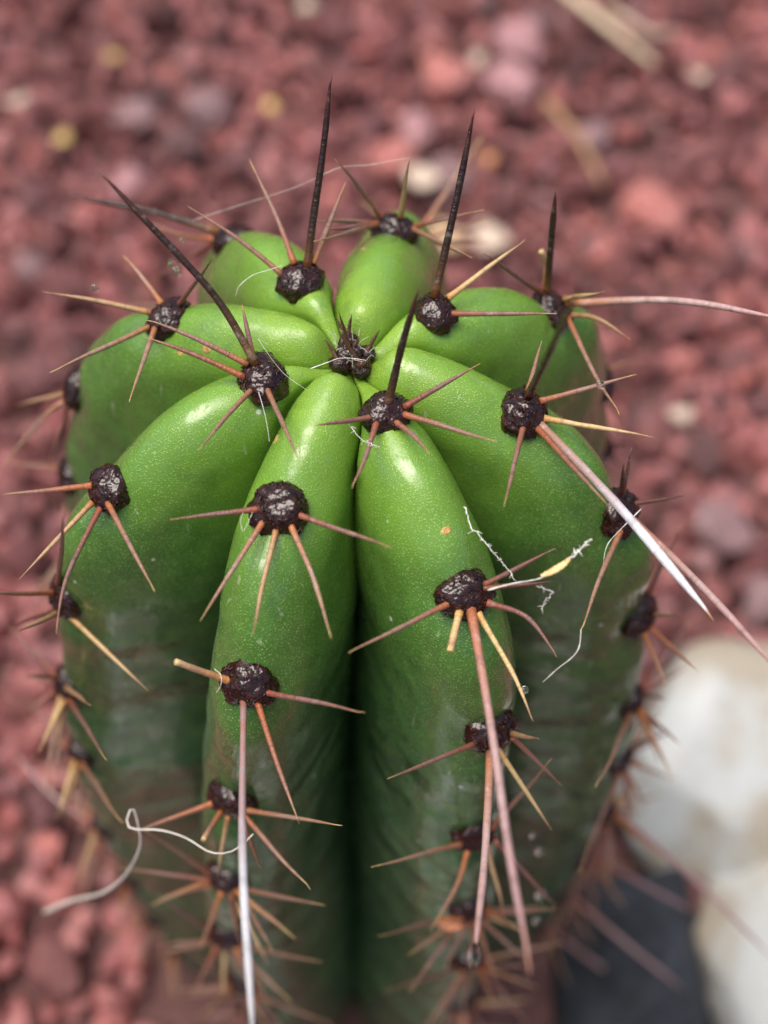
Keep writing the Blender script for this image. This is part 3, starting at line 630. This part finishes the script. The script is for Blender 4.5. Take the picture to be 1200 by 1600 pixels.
def thing_rock(name, base, seed, p, size, mat, label, cat, turn=None, **kw):
    v, f = rock(base, seed, **kw); rr = random.Random(seed)
    q = Matrix.Rotation(rr.uniform(0, 6.3) if turn is None else turn, 3, 'Z')
    o = mesh_obj(name, [q @ Vector((a.x*size[0], a.y*size[1], a.z*size[2]))*U for a in v], f, mat)
    o.location = W(p); return tag(o, label, cat)
G = {"straw":[[[7.929,33.429,-20.6],[9.575,31.239,-20.7],[11.071,29.639,-21.0]],[[9.612,32.603,-20.8],[11.011,31.241,-20.9],[11.959,31.313,-20.9]],[[6.884,27.425,-20.6],[7.874,25.529,-20.6],[8.547,23.361,-20.7]]],"bits":[[[-1.345,32.141,-20.6],0.375,"cream"],[[-2.516,26.942,-20.6],0.27,"yellow"],[[-11.314,27.194,-20.6],0.44999999999999996,"cream"],[[-9.523,25.491,-20.7],0.30000000000000004,"yellow"],[[-8.123,29.663,-20.7],0.26249999999999996,"yellow"],[[4.692,29.397,-20.6],0.28500000000000003,"cream"],[[3.282,20.744,-20.5],0.6000000000000001,"tan"],[[4.68,20.601,-20.5],0.675,"cream"],[[2.557,23.566,-20.6],0.5249999999999999,"cream"],[[4.786,24.4,-20.6],0.26249999999999996,"orange"],[[12.387,28.688,-20.7],0.375,"cream"],[[9.894,13.821,-20.7],0.3375,"cream"]],"grey":[[[-10.117,20.329,-20.9],0.8],[[10.65,10.099,-20.9],1.1],[[3.468,24.469,-20.9],1.2],[[-7.189,27.273,-20.9],0.9],[[8.541,26.32,-20.9],0.9],[[11.48,7.779,-20.9],0.9],[[-4.658,27.594,-20.9],1.0]],"pale":[[[6.421,31.005,-20.8],1.3],[[6.036,28.797,-20.8],1.1],[[2.441,26.371,-20.8],0.9],[[-7.252,23.784,-20.8],1.0]],"red":[[[1.627,24.719,-20.7],1.1],[[10.268,22.479,-20.7],1.2],[[3.667,29.127,-20.8],1.1]],"white":[[9.332,2.129,-19.0],[10.097,-2.526,-19.5]],"dark":[6.387,-2.327,-20.0]}
for i, ((p, s), lab) in enumerate(zip(G['grey'], ['grey pebble at the far left level with the highest ribs', 'dull grey pebble on the red gravel right of the white spine tip', 'large grey-green pebble behind the tallest right central spine', 'dark grey pebble near the yellow chip at upper left', 'grey pebble beside the brown straw at upper right', 'grey pebble at the right edge above the white boulder', 'grey pebble left of the round yellow chip'])):
    thing_rock('grey_pebble', ICO3, 300+i, p, (s, s*.85, s*.6), GREY, lab, 'pebble')['group'] = 'grey pebbles in the gravel'
for i, ((p, s), lab) in enumerate(zip(G['pale'], ['largest pale pink pebble at the top right of centre', 'pale lilac pebble just below the largest pale one', 'pale pebble between the two tall dark spines', 'pale lilac pebble behind the dark slanting spine at left'])):
    thing_rock('pale_pebble', ICO3, 330+i, p, (s, s*.85, s*.6), PALE, lab, 'pebble')['group'] = 'pale pebbles in the gravel'
for i, ((p, s), lab) in enumerate(zip(G['red'], ['bright brick-red stone behind the highest rib', 'bright brick-red stone in the gravel at right', 'orange-red stone near the top centre'])):
    thing_rock('red_stone', ICO3, 350+i, p, (s, s*.9, s*.7), REDS, lab, 'stone')['group'] = 'bright red stones in the gravel'
CH = {'cream': simple('cream_chip', (.56,.44,.34), .5, .2), 'yellow': simple('yellow_chip', (.62,.44,.14), .5, .2), 'tan': simple('tan_chip', (.55,.38,.22), .5, .2), 'orange': simple('orange_chip', (.60,.26,.10), .5, .2)}
BL = ['cream leaf chip at the top edge left of centre', 'round yellow leaf chip left of the tallest dark spine', 'cream leaf chip at the upper left edge', 'dull yellow leaf chip above the slanting dark spine', 'small yellow leaf chip at upper left', 'small cream chip right of the tallest spines', 'tan bark chip just behind the right-hand tall dark spine', 'cream bark chip above the right rear rib', 'cream chip behind the tall right central spine', 'small orange chip right of the tall right central spine', 'curled cream chip near the top right', 'cream chip on the gravel right of the straw-coloured spine']
for i, ((p, s, c), lab) in enumerate(zip(G['bits'], BL)):
    # a curled flake of dry leaf: a thick warped disc
    rr = random.Random(400+i); N = 14; v, f = [], []
    for sgn in (1, -1):
        v.append(Vector((0, 0, sgn*.05*s)))
        for ring in (.55, 1.0):
            for j in range(N):
                a = 2*pi*j/N; w = ring*s*(1+.25*noise.noise(Vector((cos(a)+i*4, sin(a), 0))))
                x, y = cos(a)*w*1.15, sin(a)*w*.8
                v.append(Vector((x, y, sgn*.05*s*(1.1-ring*.6) + .35*x*x/s + .1*y)))
    H_ = 1+2*N
    for b, fl in ((0, 0), (H_, 1)):
        for j in range(N):
            k = (j+1) % N
            t1, t2 = (b, b+1+j, b+1+k), (b+1+j, b+1+N+j, b+1+N+k, b+1+k)
            f += [t1[::-1], t2[::-1]] if fl else [t1, t2]
    for j in range(N):
        k = (j+1) % N; f.append((1+N+j, H_+1+N+j, H_+1+N+k, 1+N+k))
    o = mesh_obj('leaf_chip', [q*U for q in v], f, CH[c])
    o.location = W((p[0], p[1], p[2]+.35)); o.rotation_euler = (rr.uniform(-.3,.3), rr.uniform(-.3,.3), rr.uniform(0, 6))
    tag(o, lab, 'leaf chip', 'dry chips on the gravel')
for i, (P, lab) in enumerate(zip(G['straw'], ['thick pale straw lying at the top right edge', 'thin pale straw crossing the thick one at top right', 'brown curved straw on the gravel at upper right'])):
    C = catmull([W((p[0], p[1], p[2]+.35)) for p in P], 14)
    v, f = tube(C, [(.24, .12, .18)[i]*U*(1-.5*j/14) for j in range(15)], 8, .5)
    tag(mesh_obj('straw', v, f, BROWN_STRAW if i == 2 else STRAW), lab, 'straw', 'straws on the gravel')

for i, (x, y, ra, rb, h, z, kind, lab, turn) in enumerate(BOULDERS):
    thing_rock('boulder', ICO4, 500+i*7, (x, y, z), (ra, rb, h), LIME if kind == 'w' else GAP_SHADOW, lab, 'boulder', turn, rough=.30, facets=8, fine=.06)

# ------------------------------------------------------------------ threads, husk, petal and water drops caught on the cactus
M_ = {"fibre":[[-5.348,-4.0,-10.59],[-4.715,-4.174,-9.492],[-3.965,-4.494,-8.128],[-3.444,-4.644,-6.899],[-3.065,-4.689,-5.607],[-3.024,-4.566,-5.051],[-3.074,-4.436,-4.731],[-3.155,-4.562,-4.814],[-3.07,-4.711,-4.788],[-2.67,-4.77,-4.695],[-2.297,-4.938,-4.553],[-1.933,-5.183,-4.461],[-1.623,-5.202,-4.345],[-1.356,-5.02,-4.219]],"silk":[{"p":[[1.354,-2.267,-0.456],[1.396,-2.348,-0.448],[1.43,-2.521,-0.498],[1.558,-2.668,-0.53],[1.676,-2.828,-0.569],[1.846,-2.995,-0.671],[1.969,-3.148,-0.766]],"r":0.012,"fluff":1},{"p":[[1.617,-3.282,-0.745],[1.9,-3.273,-0.611],[2.169,-3.239,-0.581],[2.363,-3.242,-0.457]],"r":0.016,"fluff":0},{"p":[[2.602,-3.08,-0.345],[2.694,-3.005,-0.294],[2.772,-2.929,-0.243],[2.856,-2.898,-0.22]],"r":0.018,"fluff":1},{"p":[[2.205,-3.248,-0.704],[2.336,-3.297,-0.731],[2.413,-3.318,-0.742],[2.312,-3.4,-0.799],[2.278,-3.442,-0.946]],"r":0.008,"fluff":1},{"p":[[2.999,-2.954,-2.393],[2.972,-3.138,-2.513],[2.886,-3.25,-2.587],[2.674,-3.387,-2.683],[2.488,-3.525,-2.777]],"r":0.011,"fluff":0},{"p":[[3.762,-1.738,-1.348],[3.6,-1.908,-1.344],[3.414,-2.097,-1.352],[3.289,-2.219,-1.435],[3.238,-2.357,-1.525],[3.247,-2.445,-1.701]],"r":0.01,"fluff":0},{"p":[[-2.213,2.533,-0.452],[-1.659,2.529,-0.199],[-0.94,2.556,0.079],[-0.629,2.573,0.219],[-0.147,2.673,0.417],[0.244,2.694,0.444],[0.619,2.745,0.488],[0.81,2.763,0.506]],"r":0.005,"fluff":0},{"p":[[-0.528,-0.426,-0.044],[-0.324,-0.368,-0.0],[-0.161,-0.292,-0.006],[0.002,-0.264,-0.042],[0.181,-0.289,-0.052]],"r":0.009,"fluff":0},{"p":[[-1.165,-0.903,0.105],[-1.098,-1.152,0.066],[-1.052,-1.339,-0.054],[-1.029,-1.486,-0.147]],"r":0.007,"fluff":0},{"p":[[-1.516,0.766,-0.021],[-1.458,0.81,0.128],[-1.279,0.892,0.246],[-1.068,0.91,0.324],[-0.905,1.024,0.283]],"r":0.008,"fluff":0},{"p":[[-0.047,-1.326,-0.013],[0.008,-1.417,-0.01],[0.116,-1.583,0.005],[0.225,-1.654,0.022],[0.334,-1.683,0.007]],"r":0.008,"fluff":1},{"p":[[-1.222,-2.376,-0.37],[-1.271,-2.527,-0.35],[-1.334,-2.623,-0.414],[-1.364,-2.525,-0.351],[-1.332,-2.428,-0.288]],"r":0.005,"fluff":0},{"p":[[-1.729,-3.833,-1.682],[-1.646,-3.924,-1.678],[-1.643,-4.046,-1.697],[-1.699,-4.124,-1.749]],"r":0.006,"fluff":0},{"p":[[-1.049,-0.233,0.183],[-1.172,-0.226,0.302],[-0.881,-0.633,0.169],[-0.561,-0.902,0.125]],"r":0.004,"fluff":0}],"husk":[[2.233,-3.253,-0.468],[2.364,-3.21,-0.437],[2.502,-3.142,-0.388],[2.602,-3.067,-0.337]],"petal":[1.479,-5.127,-7.887],"drops":[[[-3.353,0.895,0.004],0.052],[[-2.451,1.821,-0.561],0.07],[[-2.372,1.738,-0.612],0.06],[[3.161,-0.641,-0.125],0.055],[[2.19,-3.824,-2.385],0.05],[[2.666,-4.319,-6.377],0.05],[[2.786,-4.445,-6.692],0.06],[[-2.131,0.911,0.886],0.03],[[2.955,-4.645,-8.125],0.09],[[2.971,-4.771,-9.038],0.06]]}
C = catmull([W(p) for p in M_['fibre']], 70)
v, f = tube(C, [(.026*(1-j/70)**1.2+.009)*U for j in range(71)], 8)
tag(mesh_obj('curled_fibre', v, f, FIBRE), 'curled white plant fibre looped over the spines at lower left', 'fibre')
SL = ['fluffy white strand hanging on the right edge of the front right rib', 'pale strand lying along the dark spine of the front right rib', 'frayed pale strand at the outer end of the yellow husk', 'tiny curled wisp under the yellow husk', 'white thread hanging from the bent pink spine at right', 'white thread looped round the right silhouette areole', 'fine web thread stretched behind the tall left central spine', 'white hair lying across the growing tip', 'short white hair under the left front crown areole', 'curved white hair on the rear left rib', 'small white web across the lower left spine of the front right crown areole', 'fine hair loop beside the front left crown areole', 'hair curled round the broken spine stub', 'very fine hair crossing the left front crown areole']
for i, (d, lab) in enumerate(zip(M_['silk'], SL)):
    n = 36; C = catmull([W(p) for p in d['p']], n); rng2 = random.Random(700+i)
    L = sum((C[j+1]-C[j]).length for j in range(n))
    if d['fluff']:
        C = [c + Vector([noise.noise(Vector((j*.45, q*9.1, i*3.3)))*.022*U for q in range(3)]) for j, c in enumerate(C)]
    rad = [d['r']*U*(.55+.9*abs(noise.noise(Vector((j*(.5 if d['fluff'] else .15), i*5, 0)))))*(1-.4*j/n) for j in range(n+1)]
    v, f = tube(C, rad, 6)
    if d['fluff']:
        for q in range(16):          # frayed side hairs and lumps
            c = C[rng2.randrange(2, n-1)]; e = Vector([rng2.gauss(0, 1) for _ in range(3)]).normalized()
            hv, hf = tube(catmull([c, c+e*.03*U+Vector((0,0,.01*U)), c+e*rng2.uniform(.04,.10)*U], 5), [d['r']*U*rng2.uniform(.3,.9)*(1-.15*w) for w in range(6)], 5)
            b = len(v); v += hv; f += [tuple(z+b for z in g) for g in hf]
    tag(mesh_obj('silk_thread', v, f, SILK), lab, 'thread', 'threads caught on the cactus')
C = catmull([W(p) for p in M_['husk']], 24)
v, f = tube(C, [U*(.010+.038*sin(pi*min(1, (j+2)/27))**.8*(1+.6*noise.noise(Vector((j*.8,0,0))))) for j in range(25)], 10, .45)
tag(mesh_obj('seed_husk', v, f, HUSK), 'yellow papery husk stuck on the dark spine at right', 'husk')
def flake(name, p, size, mat, label, cat, seed):
    rr = random.Random(seed); N = 10; v, f = [], []
    for s in (1, -1):
        for a in range(N+1):
            for b in range(N+1):
                x, y = a/N*2-1, b/N*2-1
                w = (1-.55*abs(x)**2)*(1+.15*noise.noise(Vector((x*2, y*2, seed))))
                v.append(Vector((x*size, y*size*.55*w, .35*size*(y*y)+.18*size*noise.noise(Vector((x*1.7, y*4, seed)))+s*.03*size)))
    Q = (N+1)**2
    for s in (0, 1):
        for a in range(N):
            for b in range(N):
                i = s*Q+a*(N+1)+b; t = (i, i+N+1, i+N+2, i+1); f.append(t if s == 0 else t[::-1])
    rim = [a*(N+1) for a in range(N+1)] + [N*(N+1)+b for b in range(1, N+1)] + [a*(N+1)+N for a in range(N-1, -1, -1)] + [b for b in range(N-1, 0, -1)]
    for i, j in zip(rim, rim[1:]+rim[:1]): f.append((i, i+Q, j+Q, j))
    o = mesh_obj(name, [q*U for q in v], f, mat); o.location = W(p); o.rotation_euler = (R(35), R(-20), R(-20))
    return tag(o, label, cat)
flake('dried_petal', M_['petal'], .20, PETAL, 'orange dried petal wedged between the lower spines of the front right rib', 'petal', 3)
DL = ['clear water drop on a web left of the left crown areole', 'upper water drop on the thin spine behind the slanting dark spine', 'lower water drop on the thin spine behind the slanting dark spine', 'water drop where two spines cross beside the right rib', 'tiny water drop beside the straw spine tip of the front right rib', 'upper small drop on the shaded flank right of the mauve spine', 'lower small drop on the shaded flank right of the mauve spine', 'tiny drop on the slanting dark spine', 'larger blurred drop low on the right flank', 'lowest blurred drop on the right flank']
UVS = ico(4)
for i, ((p, r), lab) in enumerate(zip(M_['drops'], DL)):
    o = mesh_obj('water_drop', [Vector((q.x, q.y, q.z*1.06-.06*q.z*q.z))*r*U for q in UVS[0]], UVS[1], WATER); o.location = W(p)
    tag(o, lab, 'water drop', 'water drops on the cactus')
e = SPINES['4_3'][1][1]; a, b = Vector(e[-2]), Vector(e[-1]); d = (b-a).normalized()
q = d.to_track_quat('Z', 'Y').to_matrix()
o = mesh_obj('water_drop', [q @ Vector((c.x*.078*(1-.45*max(-c.z,0)), c.y*.078*(1-.45*max(-c.z,0)), c.z*.20))*U for c in UVS[0]], UVS[1], WATER)
o.location = W(b-d*.16); tag(o, 'long water drop hanging at the tip of the pink downward spine', 'water drop', 'water drops on the cactus')
